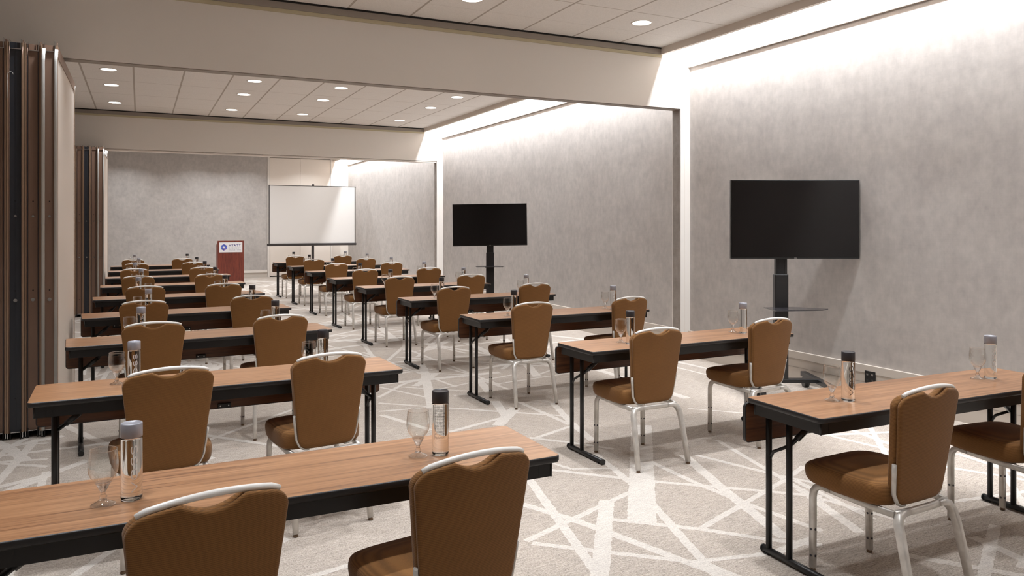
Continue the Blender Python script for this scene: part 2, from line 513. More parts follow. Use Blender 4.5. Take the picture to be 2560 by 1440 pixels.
# plinth (cable base) along the right wall
bm = new()
for a, b in BAYS:
    box(bm, XR - 0.026, XR, a, b, 0, 0.235, 0)
    box(bm, XR - 0.034, XR, a, b, 0.238, 0.308, 0)
    box(bm, XR - 0.029, XR, a, b, 0.150, 0.154, 1)
struct('baseboard_right', bm, [M['plinth'], M['grey_steel']])
bm = new()
box(bm, XL, 3.46, YB - 0.022, YB - 0.012, 0, 0.14, 0)
box(bm, XL, 3.46, YB - 0.040, YB - 0.012, 0.14, 0.21, 1)  # ledge strip in a whiter colour, standing in for the light on it
struct('baseboard_back', bm, [M['plinth'], M['white_trim']])

# header beams with pilasters, track and steel bands
for i, (a, b) in enumerate(BE):
    bm = new()
    box(bm, XL, XR, a, b, 2.957, ZT, 0)
    box(bm, 5.79, XR, a, b, 0, 2.957, 3)                       # pilaster below
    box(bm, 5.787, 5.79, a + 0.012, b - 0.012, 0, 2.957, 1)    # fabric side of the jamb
    box(bm, 5.846, 5.852, a - 0.0015, a, 0, 3.6, 2)            # joint line in the pilaster
    box(bm, XL, 5.79, (a + b) / 2 - 0.018, (a + b) / 2 - 0.010, 2.954, 2.957, 4)   # track slot
    box(bm, XL, 5.79, a + 0.02, b - 0.02, 2.9505, 2.956, 5)
    box(bm, XL, XLIP - 0.03, a - 0.014, a, 3.538, 3.572, 6)      # cream strip
    box(bm, XL, XLIP - 0.03, a - 0.030, a, 3.572, 3.632, 5)     # steel band
    box(bm, XL, XLIP - 0.05, a - 0.035, a, 3.632, ZC + 0.03, 4)
    box(bm, XL, XLIP - 0.05, b, b + 0.035, 3.60, ZC + 0.03, 4)
    if i == 1: box(bm, XL, 5.79, a + 0.02, b + 0.012, 2.925, 2.957, 2)
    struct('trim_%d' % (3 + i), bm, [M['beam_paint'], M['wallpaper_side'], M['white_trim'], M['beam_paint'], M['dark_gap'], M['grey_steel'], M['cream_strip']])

# end wall: tall white folding doors with frame
d = struct('door_1', box(box(box(new(), 3.47, 3.53, YB - 0.035, YB, 0, 3.66), 5.37, 5.42, YB - 0.035, YB, 0, 3.66), 3.53, 5.37, YB - 0.02, YB, 3.606, 3.66, 1), [M['white_trim'], M['grey_steel']])
for x0, x1 in ((3.535, 4.437), (4.443, 5.367)):
    bm = new(); box(bm, x0, x1, YB - 0.018, YB - 0.002, 0.03, 3.604, 0, 0.003); obj('door_panel', bm, M['panel_vinyl'], d)
bm = new(); box(bm, 3.535, 5.367, YB - 0.03, YB - 0.002, 0.0, 0.028); obj('threshold', bm, M['dark_gap'], d)

# ================================================================= LIGHTS
LP = {'down': [9.6, 8.3, 12.5], 'spread': [86, 96, 135], 'dsz': 0.1, 'cove': [275, 275, 250], 'warm': (0.97, 1.0, 1.04), 'cwarm': (0.965, 1.0, 1.05), 'rows': [[0.8, 1.25, 1.05, 0.8, 0.4], [1, 1, 1, 1, 1], [1.5, 1, 1, 1, 1]]}
WARM = LP['warm']
def downlight_geo():
    t = thing('downlight', '', 'light')
    bm = new(); lathe(bm, [(0.096, 0.0), (0.096, -0.004), (0.108, -0.006), (0.113, -0.002), (0.113, 0.0)], 32); obj('trim_ring', bm, M['white_trim'], t)
    bm = new(); lathe(bm, [(0, -0.0025), (0.097, -0.0025), (0.097, 0.0), (0, 0.0)], 32); obj('lens', bm, M['lens'], t)
    return t
bay_name = ['room before the first header beam', 'room between the two header beams', 'room nearest the projection screen']
words = ['first', 'second', 'third', 'fourth', 'fifth', 'sixth', 'seventh', 'eighth', 'ninth']
DLX = [-0.376, 1.49, 2.74, 4.63]
DLY = [[6.44, 4.62, 3.37, 2.12, 0.3], [8.45, 10.25, 11.5, 12.75, 14.55], [16.74, 18.54, 19.79, 21.04, 22.84]]
dl0 = None
lights = []
for bi, ys in enumerate(DLY):
    for yi, y in enumerate(sorted(ys, reverse=True)):
        for xi, x in enumerate(DLX):
            lab = 'round recessed ceiling light, %s, %s row from screen, %s from TV wall' % (['camera-end room', 'middle room', 'screen-end room'][bi], words[yi], words[3 - xi])
            if dl0 is None:
                dl0 = downlight_geo(); o = dl0; o.location = (x, y, ZC); o['label'] = lab; o['group'] = 'recessed downlights'
            else: o = dup(dl0, (x, y, ZC), 0, lab, 'recessed downlights')
            ld = bpy.data.lights.new('downlight_lamp', 'AREA'); ld.shape = 'DISK'; ld.size = LP['dsz']
            ld.energy = LP['down'][bi] * LP['rows'][bi][yi]; ld.color = WARM; ld.spread = R(LP['spread'][bi])
            lo = bpy.data.objects.new('downlight_lamp', ld); lo.location = (x, y, ZC - 0.012); C.objects.link(lo)

# slot lights: fluorescent battens hidden above the lip
for bi, (a, b) in enumerate(BAYS):
    t = thing('cove_batten', 'fluorescent batten in the ceiling slot of the %s' % bay_name[bi], 'light', (5.64, (a + b) / 2, ZT))
    L = b - a - 0.1
    bm = new(); box(bm, -0.04, 0.04, -L / 2, L / 2, -0.05, 0, 0, 0.004); obj('housing', bm, M['white_trim'], t)
    bm = new(); tube(bm, [(0, -L / 2 + 0.02, -0.062), (0, L / 2 - 0.02, -0.062)], 0.012, 10); obj('tube', bm, M['tube'], t)
    ld = bpy.data.lights.new('cove_lamp', 'AREA'); ld.shape = 'RECTANGLE'; ld.size = 0.06; ld.size_y = L
    ld.energy = LP['cove'][bi]; ld.color = LP['cwarm']
    lo = bpy.data.objects.new('cove_lamp', ld); lo.location = (5.64, (a + b) / 2, ZT - 0.078); C.objects.link(lo)

# ================================================================= CHAIR
def build_chair():
    t = thing('banquet_chair', '', 'chair')
    # seat cushion: squared plan, waterfall front
    bm = new()
    def plan(s, z, ox=0.0, oy=0.0, n=44, fx=0.228, fy=0.222):
        ring = []
        for k in range(n):
            a = 2 * math.pi * k / n
            ca, sa = math.cos(a), math.sin(a)
            q = 2 / 5.2
            x = math.copysign(abs(ca) ** q, ca) * fx * s; y = math.copysign(abs(sa) ** q, sa) * fy * s
            if y > 0: x *= 1 - 0.05 * (y / fy) ** 2
            else: x *= 1 - 0.05 * (y / fy) ** 2
            zz = z - (0.014 * max(0, y / fy) ** 3 if z > 0.46 else -0.016 * max(0, y / fy) ** 2)
            ring.append(bm.verts.new((x + ox, y + 0.345 + oy, zz)))
        return ring
    rings = [plan(s, z) for s, z in ((0.90, 0.396), (0.955, 0.399), (0.985, 0.412), (1.0, 0.440), (1.0, 0.462), (0.985, 0.478), (0.955, 0.486), (0.9, 0.491), (0.8, 0.495), (0.55, 0.500), (0.3, 0.502), (0.1, 0.5025))]
    for a, b in zip(rings, rings[1:]):
        for k in range(len(a)):
            f = bm.faces.new((a[k], a[(k + 1) % len(a)], b[(k + 1) % len(a)], b[k])); f.smooth = True
    bm.faces.new(rings[0][::-1]); f = bm.faces.new(rings[-1]); f.smooth = True
    obj('seat', bm, M['fabric'], t)
    # seat frame: side rails + rear bar + front bar
    bm = new()
    for s in (-1, 1):
        tube(bm, [(s * 0.186, 0.475, 0.392), (s * 0.188, 0.36, 0.388), (s * 0.186, 0.2, 0.382), (s * 0.176, 0.10, 0.378)], 0.010, 8, ry=0.014, square=0.5)
    tube(bm, [(-0.176, 0.10, 0.378), (-0.09, 0.088, 0.380), (0, 0.084, 0.381), (0.09, 0.088, 0.380), (0.176, 0.10, 0.378)], 0.011, 8, ry=0.014, square=0.5)
    tube(bm, [(-0.17, 0.44, 0.392), (0.17, 0.44, 0.392)], 0.010, 8)
    obj('seat_frame', bm, M['metal'], t)
    # legs
    for s in (-1, 1):
        bm = new()
        tube(bm, [(s * 0.1995, 0.488, 0.014), (s * 0.1975, 0.489, 0.20), (s * 0.196, 0.490, 0.335), (s * 0.1945, 0.486, 0.362), (s * 0.1915, 0.474, 0.382), (s * 0.188, 0.452, 0.392), (s * 0.187, 0.40, 0.391)], 0.0125, 10, ry=0.0145, square=0.5)
        l = obj('leg', bm, M['metal'], t)
        bm = new(); lathe(bm, [(0, 0), (0.012, 0), (0.014, 0.006), (0.009, 0.014), (0, 0.016)], 12, c=(s * 0.1995, 0.488, 0)); obj('glide', bm, M['glide'], l)
        for z in (0.07, 0.19):
            bm = new()
            tube(bm, [(s * 0.199 + 0.012, 0.488, z), (s * 0.199 + 0.0145, 0.488, z)], 0.0055, 8)
            tube(bm, [(s * 0.199 - 0.012, 0.488, z), (s * 0.199 - 0.0145, 0.488, z)], 0.0055, 8)
            tube(bm, [(s * 0.199, 0.472, z), (s * 0.199, 0.4745, z)], 0.0055, 8)
            obj('bolt', bm, M['bolt'], l)
        bm = new()
        tube(bm, [(s * 0.202, 0.0, 0.014), (s * 0.196, 0.030, 0.16), (s * 0.190, 0.062, 0.30), (s * 0.184, 0.077, 0.345), (s * 0.168, 0.086, 0.371), (s * 0.140, 0.087, 0.380), (s * 0.10, 0.086, 0.3805)],
             [0.0135, 0.014, 0.0148, 0.015, 0.015, 0.014, 0.012], 10, ry=0.016, square=0.5)
        l = obj('leg', bm, M['metal'], t)
        bm = new(); lathe(bm, [(0, 0), (0.012, 0), (0.014, 0.006), (0.009, 0.014), (0, 0.016)], 12, c=(s * 0.202, 0.0, 0)); obj('glide', bm, M['glide'], l)
    # backrest geometry shared by pad and rear panel
    ZB, ZTOP = 0.405, 0.862
    def halfw(z, g):
        k = min(1, max(0, (z - 0.43) / 0.40)); return 0.150 + 0.049 * k ** 0.9 + g
    def top(u, g):
        z = ZTOP + 0.028 * (1 - u * u) + g
        au = abs(u)
        if au > 0.80: z -= 0.040 * (1 - math.sqrt(max(0, 1 - ((au - 0.80) / 0.20) ** 2)))
        x = u * 0.199
        ax = abs(x)
        if ax < 0.080:
            q = (1 - (ax / 0.080) ** 2) ** 1.1
            z -= 0.032 * q
        return z
    def bot(u, g):
        z = ZB - g
        au = abs(u)
        if au > 0.70: z += 0.048 * (1 - math.sqrt(max(0, 1 - ((au - 0.70) / 0.30) ** 2)))
        return z
    us = [-1, -0.995, -0.98, -0.955, -0.92, -0.87, -0.81, -0.75, -0.68, -0.6, -0.52, -0.45, -0.42, -0.4, -0.38, -0.35, -0.3, -0.25, -0.2, -0.15, -0.1, -0.05]
    us = us + [0] + [-u for u in us[::-1]]
    vs_ = [0, 0.02, 0.06, 0.12, 0.2, 0.3, 0.4, 0.5, 0.6, 0.7, 0.8, 0.88, 0.94, 0.975, 0.99, 1]
    def ycurve(x, z):   # depth of the back surface: leans away and wraps forward at the sides
        return 0.105 - 0.070 * ((z - 0.40) / 0.48) + 0.55 * x * x * (0.6 + 0.9 * (z - 0.4))
    def slab(y_off, th, g, rnd, mi=0):
        bm = new()
        F_, B_ = [], []
        nu, nv = len(us), len(vs_)
        for i, u in enumerate(us):
            cf, cb = [], []
            zb_, zt_ = bot(u, g), top(u, g)
            for j, v in enumerate(vs_):
                z = zb_ + (zt_ - zb_) * v
                x = u * halfw(z, g)
                d = min((1 - abs(u)) * 0.17, v * 0.46, (1 - v) * 0.46)
                k = 1 if d >= rnd else math.sqrt(max(0, 1 - (1 - d / rnd) ** 2))
                hy = th / 2 * (0.35 + 0.65 * k)
                yc = ycurve(x, z) + y_off
                cf.append(bm.verts.new((x, yc + hy, z))); cb.append(bm.verts.new((x, yc - hy, z)))
            F_.append(cf); B_.append(cb)
        for i in range(nu - 1):
            for j in range(nv - 1):
                f = bm.faces.new((F_[i][j], F_[i][j + 1], F_[i + 1][j + 1], F_[i + 1][j])); f.smooth = True
                f = bm.faces.new((B_[i][j], B_[i + 1][j], B_[i + 1][j + 1], B_[i][j + 1])); f.smooth = True
        for i in range(nu - 1):
            for j in (0, nv - 1):
                f = bm.faces.new((F_[i][j], F_[i + 1][j], B_[i + 1][j], B_[i][j])); f.smooth = True
        for j in range(nv - 1):
            for i in (0, nu - 1):
                f = bm.faces.new((F_[i][j], F_[i][j + 1], B_[i][j + 1], B_[i][j])); f.smooth = True
        return bm
    obj('backrest', slab(0.030, 0.040, 0.0, 0.022), M['fabric'], t)
    obj('back_panel', slab(0.0, 0.018, 0.002, 0.010), M['fabric'], t)
    # handle rail
    bm = new(); pts = []
    for k in range(17):
        u = -0.88 + 1.76 * k / 16; x = u * 0.199
        pts.append((x, ycurve(x, 0.88) + 0.012, ZTOP + 0.028 * (1 - u * u) + 0.0085 - (0.006 * max(0, (abs(u) - 0.78) / 0.11))))
    tube(bm, pts, 0.0082, 12, ry=0.0092)
    obj('top_rail', bm, M['rail'], t)
    # supports hugging the lower corners
    for s in (-1, 1):
        bm = new(); pts = []
        for z in (0.585, 0.54, 0.49, 0.455): pts.append((s * (halfw(z, 0) + 0.008), ycurve(halfw(z, 0), z) + 0.008, z))
        for u in (0.97, 0.93, 0.86, 0.76, 0.62):
            zz = bot(u, 0.0) - 0.004; x = u * halfw(zz, 0) + 0.004; pts.append((s * x, ycurve(x, zz) + 0.004, zz))
        tube(bm, pts, 0.0065, 8, ry=0.011)
        obj('back_support', bm, M['metal'], t)
    return t

SUR = {9: 'first', 8: 'second', 7: 'third', 6: 'fourth', 5: 'fifth', 4: 'sixth', 3: 'seventh', 2: 'eighth', 1: 'ninth'}
COLN = {'L': 'partition-side column', 'R': 'TV-side column'}
SEAT = {'a': 'partition-side', 'b': 'TV-side'}
CH = {'L1a': (0.163, 2.07, 11.1), 'L1b': (0.895, 2.083, 9.0), 'L2a': (0.126, 3.949, 6.8), 'L2b': (0.899, 4.021, 7.5), 'L3a': (0.087, 5.844, 1.9), 'L3b': (0.953, 5.897, 3.8), 'L4a': (0.035, 7.537, 0.8), 'L4b': (0.971, 7.663, 1.9), 'L5a': (0.058, 9.33, 0.7), 'L5b': (0.87, 9.354, 7.3), 'L6a': (-0.02, 11.221, 0.9), 'L6b': (0.871, 11.253, 2.4), 'L7a': (-0.073, 13.087, 0.3), 'L7b': (0.901, 13.116, 0.7), 'L8a': (-0.055, 14.93, 0.2), 'L8b': (0.871, 14.938, 2.7), 'L9a': (-0.119, 16.764, 0.1), 'L9b': (0.775, 16.766, 0.5), 'R1a': (2.979, 2.104, 2.9), 'R2a': (3.048, 4.063, 1.1), 'R2b': (4.115, 4.126, 3.0), 'R3a': (3.084, 5.89, 2.5), 'R3b': (4.146, 5.94, 5.1), 'R4a': (3.093, 7.76, 4.0), 'R4b': (4.118, 7.811, 0.0), 'R5a': (3.059, 9.593, 1.3), 'R5b': (4.075, 9.598, -2.1), 'R6a': (3.092, 11.417, 0.8), 'R6b': (4.122, 11.425, -0.5), 'R7a': (3.099, 13.334, 0.6), 'R7b': (4.098, 13.336, -0.3), 'R8a': (3.089, 15.204, 1.6), 'R8b': (4.137, 15.218, 1.5), 'R9a': (3.034, 16.911, 0.8), 'R9b': (4.068, 16.905, 0.5), 'R1b': (4.052, 2.182, -4.5)}
chair0 = None
BAR = 0.062      # rail sits this far forward of the rear glides
for key, (x, y, a) in CH.items():
    a = R(a)
    ox, oy = x + BAR * math.sin(a), y - BAR * math.cos(a)
    lab = 'brown fabric banquet chair, %s seat, %s, %s row from the screen' % (SEAT[key[2]], COLN[key[0]], SUR[int(key[1])])
    grp = 'banquet chairs along the %s' % COLN[key[0]]
    if chair0 is None:
        chair0 = build_chair(); chair0.location = (ox, oy, 0); chair0.rotation_euler = (0, 0, a); chair0['label'] = lab; chair0['group'] = grp
    else: dup(chair0, (ox, oy, 0), a, lab, grp)

# ================================================================= TABLE
W_, D_ = 1.829, 0.457
def rrect(x0, x1, y0, y1, r, seg=5):
    pts = []
    for cx, cy_, a0 in ((x1 - r, y1 - r, 0), (x0 + r, y1 - r, 90), (x0 + r, y0 + r, 180), (x1 - r, y0 + r, 270)):
        for k in range(seg + 1):
            a = R(a0 + 90 * k / seg); pts.append((cx + r * math.cos(a), cy_ + r * math.sin(a)))
    return pts
def prism(bm, pts, z0, z1, mi=0, axis='z'):
    f3 = (lambda p, z: (p[0], p[1], z)) if axis == 'z' else (lambda p, z: (p[0], z, p[1]))
    a = [bm.verts.new(f3(p, z0)) for p in pts]; b = [bm.verts.new(f3(p, z1)) for p in pts]
    n = len(pts)
    for k in range(n):
        f = bm.faces.new((a[k], a[(k + 1) % n], b[(k + 1) % n], b[k])); f.material_index = mi
    f = bm.faces.new(a[::-1]); f.material_index = mi
    f = bm.faces.new(b); f.material_index = mi
    return bm
def band(bm, outer, inner, z0, z1):
    """closed ring between outer and inner outlines with rounded outer edge"""
    n = len(outer)
    def lay(p, z): return [bm.verts.new((q[0], q[1], z)) for q in p]
    mid = [((o[0] * 0.25 + i[0] * 0.75), (o[1] * 0.25 + i[1] * 0.75)) for o, i in zip(outer, inner)]
    L = [lay(inner, z0), lay(mid, z0), lay(outer, z0 + 0.005), lay(outer, z1 - 0.005), lay(mid, z1), lay(inner, z1)]
    for a, b in zip(L, L[1:] + L[:1]):
        for k in range(n):
            f = bm.faces.new((a[k], a[(k + 1) % n], b[(k + 1) % n], b[k])); f.smooth = True
    return bm

def build_table():
    t = thing('seminar_table', '', 'table')
    inner = rrect(0.0035, W_ - 0.0035, 0.0035, D_ - 0.0035, 0.020)
    outer = rrect(0, W_, 0, D_, 0.0235)
    bm = new(); prism(bm, inner, 0.7265, 0.7505); top = obj('tabletop', bm, M['table_wood'], t)
    bm = new(); band(bm, outer, inner, 0.7265, 0.7503); obj('edge_band', bm, M['edge'], top)
    bm = new()
    for a, b, c_, d_ in ((0.028, W_ - 0.028, 0.026, 0.030), (0.028, W_ - 0.028, D_ - 0.034, D_ - 0.030), (0.026, 0.030, 0.028, D_ - 0.032), (W_ - 0.030, W_ - 0.026, 0.028, D_ - 0.032)):
        box(bm, a, b, c_, d_, 0.672, 0.7265)
    for a in (0.028, W_ - 0.028):
        for c_ in (0.028, D_ - 0.032):
            lathe(bm, [(0, 0.672), (0.005, 0.672), (0.005, 0.7265), (0, 0.7265)], 8, c=(a, c_, 0))
    for a in (0.075, W_ - 0.075): box(bm, a - 0.002, a + 0.002, 0.0245, 0.027, 0.672, 0.7265)
    obj('apron', bm, M['apron'], t)
    bm = new()
    prism(bm, rrect(0.004, W_ - 0.004, 0.533, 0.716, 0.018), D_ + 0.004, D_ + 0.020, 0, 'y')
    mp = obj('modesty_panel', bm, M['panel_wood'], t)
    bm = new()
    po = rrect(0, W_, 0.529, 0.720, 0.022); pi = rrect(0.004, W_ - 0.004, 0.533, 0.716, 0.018)
    n_ = len(po)
    A = [[bm.verts.new((p[0], y, p[1])) for p in q] for q, y in ((pi, D_ + 0.0035), (po, D_ + 0.0045), (po, D_ + 0.0195), (pi, D_ + 0.0205))]
    for a, b in zip(A, A[1:] + A[:1]):
        for k in range(n_): bm.faces.new((a[k], a[(k + 1) % n_], b[(k + 1) % n_], b[k]))
    obj('edge_band', bm, M['edge'], mp)
    for x in (0.30, W_ / 2, W_ - 0.30):
        bm = new()
        box(bm, x - 0.035, x + 0.035, D_ - 0.012, D_ + 0.0035, 0.535 if x == W_ / 2 else 0.60, 0.560 if x == W_ / 2 else 0.64, 0, 0.002)
        for q in (-0.022, 0.022): tube(bm, [(x + q, D_ - 0.014, 0.5475 if x == W_ / 2 else 0.62), (x + q, D_ - 0.011, 0.5475 if x == W_ / 2 else 0.62)], 0.004, 8, mi=1)
        obj('hinge_bracket', bm, [M['black'], M['chrome']], mp)
    for s, x in ((1, 0.095), (-1, W_ - 0.095)):
        bm = new()
        for y in (0.405, 0.275): tube(bm, [(x, y, 0.03), (x, y, 0.70)], 0.0145, 12)
        tube(bm, [(x, 0.022, 0.020), (x, 0.44, 0.020)], 0.0165, 12)
        box(bm, x - 0.012, x + 0.012, 0.06, 0.085, 0.0, 0.006); box(bm, x - 0.012, x + 0.012, 0.40, 0.425, 0.0, 0.006)
        tube(bm, [(x, 0.40, 0.46), (x, 0.375, 0.50), (x, 0.29, 0.545)], 0.008, 8)
        l = obj('leg', bm, M['black'], t)
        for y0_, y1_ in ((0.016, 0.023), (0.439, 0.446)):
            bm = new(); tube(bm, [(x, y0_, 0.020), (x, y1_, 0.020)], 0.0185, 12); obj('end_cap', bm, M['black'], l)
        bm = new()
        tube(bm, [(x + s * 0.010, 0.29, 0.545), (x + s * 0.10, 0.27, 0.615), (x + s * 0.165, 0.255, 0.690)], 0.0105, 8)
        tube(bm, [(x + s * 0.05, 0.28, 0.576), (x + s * 0.11, 0.268, 0.625)], 0.0150, 8)
        obj('brace', bm, M['black'], t)
    return t
TB = {'L1': (-0.473, 2.358, 0.43), 'L2': (-0.471, 4.141, 1.36), 'L3': (-0.452, 5.912, 3.87), 'L4': (-0.459, 7.658, 4.23), 'L5': (-0.46, 9.469, 3.55), 'L6': (-0.471, 11.349, 2.09), 'L7': (-0.476, 13.219, 2.15), 'L8': (-0.494, 15.042, 1.99), 'L9': (-0.517, 16.865, 1.82), 'R1': (2.597, 2.328, -1.28), 'R2': (2.635, 4.205, 1.29), 'R3': (2.646, 6.06, 0.63), 'R4': (2.634, 7.902, 0.65), 'R5': (2.624, 9.709, 1.85), 'R6': (2.646, 11.518, 2.89), 'R7': (2.669, 13.437, 2.12), 'R8': (2.684, 15.315, 2.29), 'R9': (2.65, 17.003, 1.88)}
tab0 = None
for key, (x, y, a) in TB.items():
    lab = 'walnut-topped folding seminar table, %s, %s row from the screen' % (COLN[key[0]], SUR[int(key[1])])
    grp = 'seminar tables of the %s' % COLN[key[0]]
    if tab0 is None:
        tab0 = build_table(); tab0.location = (x, y, 0); tab0.rotation_euler = (0, 0, R(a)); tab0['label'] = lab; tab0['group'] = grp
    else: dup(tab0, (x, y, 0), R(a), lab, grp)

# ================================================================= BOTTLES AND GOBLETS
def wrap_strip(bm, pts, r, wd, mi=0):
    """stroke drawn on a cylinder of radius r: pts are (arc, z) pairs"""
    prev = None
    n = len(pts)
    for i, p in enumerate(pts):
        a = pts[max(i - 1, 0)]; b = pts[min(i + 1, n - 1)]
        tx, tz = b[0] - a[0], b[1] - a[1]; L = math.hypot(tx, tz) or 1
        nx, nz = -tz / L * wd / 2, tx / L * wd / 2
        cur = []
        for q in ((p[0] + nx, p[1] + nz), (p[0] - nx, p[1] - nz)):
            an = q[0] / r - math.pi / 2
            cur.append(bm.verts.new((r * math.cos(an), r * math.sin(an), q[1])))
        if prev:
            f = bm.faces.new((prev[0], prev[1], cur[1], cur[0])); f.material_index = mi
        prev = cur
def seg(p, q, k=6): return [(p[0] + (q[0] - p[0]) * i / k, p[1] + (q[1] - p[1]) * i / k) for i in range(k + 1)]
def build_bottle(capm, ink):
    t = thing('water_bottle', '', 'bottle')
    r = 0.0300
    bm = new(); lathe(bm, [(0, 0.0), (0.024, 0.0), (0.0285, 0.0025), (r, 0.0065), (r, 0.0085), (r, 0.012), (r, 0.095), (r, 0.180), (r, 0.1835), (0.0293, 0.1855), (0.0285, 0.186), (0, 0.186)], 32)
    body = obj('bottle_body', bm, M['water_glass'], t)
    bm = new(); lathe(bm, [(0, 0.1875), (0.0293, 0.1875), (0.0302, 0.189), (0.0302, 0.2275), (0.029, 0.2295), (0.026, 0.2300), (0.0255, 0.2288), (0, 0.2288)], 32)
    obj('cap', bm, capm, t)
    # lettering V O S S, turned to read upwards
    rr = r + 0.0004; wd = 0.0029; hh = 0.0085
    bm = new()
    wrap_strip(bm, seg((-hh, 0.029), (hh, 0.0435)), rr, wd); wrap_strip(bm, seg((hh, 0.0435), (-hh, 0.058)), rr, wd)
    zc = 0.0815; wrap_strip(bm, [(hh * math.cos(2 * math.pi * k / 24), zc + 0.0150 * math.sin(2 * math.pi * k / 24)) for k in range(25)], rr, wd)
    for zc in (0.121, 0.154):
        # letter S lying on its back: along z, strokes in arc direction
        # spine of an upright S in (u right, v up), then rotate 90 degrees counter-clockwise
        up = []
        for k in range(11):
            th = math.radians(35 + 235 * k / 10); up.append((0.0115 * math.cos(th), 0.0042 + 0.0043 * math.sin(th)))
        for k in range(1, 11):
            th = math.radians(90 - 235 * k / 10); up.append((0.0115 * math.cos(th), -0.0044 + 0.0043 * math.sin(th)))
        wrap_strip(bm, [(-v_, zc + u_) for u_, v_ in up], rr, wd)
    obj('lettering', bm, ink, body, fix=False)
    if capm is M['cap_silver']: return t
    # small print block on the back of the bottle
    bm = new()
    a0 = r * 1.9
    for k in range(26):
        z = 0.168 - k * 0.0041
        x = -0.020
        while x < 0.016:
            L = random.uniform(0.002, 0.006)
            wrap_strip(bm, [(a0 + x, z), (a0 + x + L / 2, z), (a0 + x + L, z)], rr, 0.0011 if k not in (0, 5, 6) else 0.0016); x += L + 0.0012
    for x in (-0.0225, 0.018): wrap_strip(bm, seg((a0 + x, 0.06), (a0 + x, 0.175), 3), rr, 0.0007)
    for z in (0.175, 0.152, 0.143): wrap_strip(bm, seg((a0 - 0.0225, z), (a0 + 0.018, z), 8), rr, 0.0007)
    obj('small_print', bm, M['ink_dark'], body, fix=False)
    return t
def build_goblet():
    t = thing('water_goblet', '', 'glass')
    bm = new()
    prof = [(0.0055, 0.062), (0.014, 0.0655), (0.024, 0.073), (0.034, 0.085), (0.0395, 0.098), (0.0412, 0.112), (0.0410, 0.126), (0.0398, 0.140), (0.0382, 0.153), (0.0370, 0.163)]
    lathe(bm, prof, 32); obj('bowl', bm, M['bowl'], t)
    bm = new(); tube(bm, [(0.0370 * math.cos(2 * math.pi * k / 28), 0.0370 * math.sin(2 * math.pi * k / 28), 0.163) for k in range(29)], 0.0009, 6, cap=False); obj('rim', bm, M['stem_glass'], t)
    bm = new()
    lathe(bm, [(0.0338, 0.0004), (0.0345, 0.002), (0.032, 0.0042), (0.02, 0.009), (0.0105, 0.0155)], 32); obj('foot', bm, M['bowl'], t)
    bm = new()
    lathe(bm, [(0, 0.0130), (0.0105, 0.0155), (0.0085, 0.021), (0.0115, 0.0245), (0.0085, 0.028), (0.0062, 0.033), (0.0068, 0.040), (0.0115, 0.0465), (0.0145, 0.053), (0.019, 0.062), (0.0225, 0.0665), (0.018, 0.0665), (0.009, 0.0650), (0, 0.0645)], 32)
    obj('stem', bm, M['stem_glass'], t)
    return t
BO = {'L1a': (-0.022, 2.562), 'L1b': (0.971, 2.573), 'L2a': (-0.026, 4.347), 'L2b': (0.934, 4.356), 'L3a': (0.009, 6.136), 'L3b': (0.958, 6.205), 'L4a': (0.073, 7.831), 'L4b': (0.998, 7.885), 'L5a': (-0.013, 9.628), 'L5b': (0.909, 9.611), 'L6a': (0.018, 11.486), 'L6b': (0.959, 11.511), 'L7a': (-0.067, 13.352), 'L7b': (0.954, 13.388), 'L8a': (-0.016, 15.201), 'L8b': (0.946, 15.213), 'L9a': (-0.09, 17.035), 'L9b': (0.878, 17.039), 'R9a': (3.045, 17.184), 'R8a': (3.05, 15.485), 'R7a': (3.094, 13.614), 'R6a': (3.081, 11.697), 'R5a': (3.014, 9.87), 'R4a': (3.063, 8.079), 'R3a': (3.072, 6.243), 'R9b': (4.191, 17.187), 'R8b': (4.234, 15.499), 'R7b': (4.179, 13.634), 'R6b': (4.141, 11.723), 'R5b': (4.079, 9.9), 'R4b': (4.156, 8.114), 'R3b': (4.158, 6.258), 'R2a': (3.053, 4.381), 'R2b': (4.132, 4.444), 'R1a': (2.989, 2.52), 'R1b': (4.105, 2.548)}
SILVER = ['L1a', 'L2a', 'L3a', 'L4a', 'L5a', 'L6a', 'L7a', 'L8a', 'L9a', 'R9b', 'R8b', 'R7b', 'R6b', 'R5b', 'R4b', 'R3b', 'R2b', 'R1b']
ROT = {'L1a': 0.25, 'L2a': 0.2, 'R1a': -0.4, 'L1b': -2.26, 'L2b': 1.2, 'R4a': -0.5, 'L3a': 0.1, 'L4a': -0.6, 'R3b': -0.3, 'R2a': 1.6}
GL = {'L1a': (-0.097, 2.544), 'L1b': (0.891, 2.585), 'L2a': (-0.107, 4.441), 'L2b': (0.858, 4.371), 'L3a': (-0.066, 6.12), 'L3b': (0.878, 6.155), 'L4a': (-0.018, 7.82), 'L4b': (0.928, 7.853), 'L5a': (0.087, 9.554), 'L5b': (0.823, 9.584), 'R6a': (2.998, 11.676), 'R5a': (2.925, 9.844), 'R4a': (2.945, 7.993), 'R3a': (2.989, 6.207), 'R3b': (4.119, 6.337), 'R2a': (3.029, 4.461), 'R2b': (4.091, 4.509), 'R1a': (2.919, 2.552), 'R1b': (4.031, 2.57), 'R5b': (3.99, 9.867), 'R4b': (4.053, 8.067), 'L6a': (-0.067, 11.456), 'L6b': (0.874, 11.481), 'L7a': (-0.152, 13.322), 'L7b': (0.869, 13.358), 'L8a': (-0.101, 15.171), 'L8b': (0.861, 15.183), 'L9a': (-0.175, 17.005), 'L9b': (0.793, 17.009), 'R9a': (2.96, 17.154), 'R8a': (2.965, 15.455), 'R7a': (3.009, 13.584), 'R9b': (4.106, 17.157), 'R8b': (4.149, 15.469), 'R7b': (4.094, 13.604), 'R6b': (4.056, 11.693)}
bot = {'a': None, 'b': None}
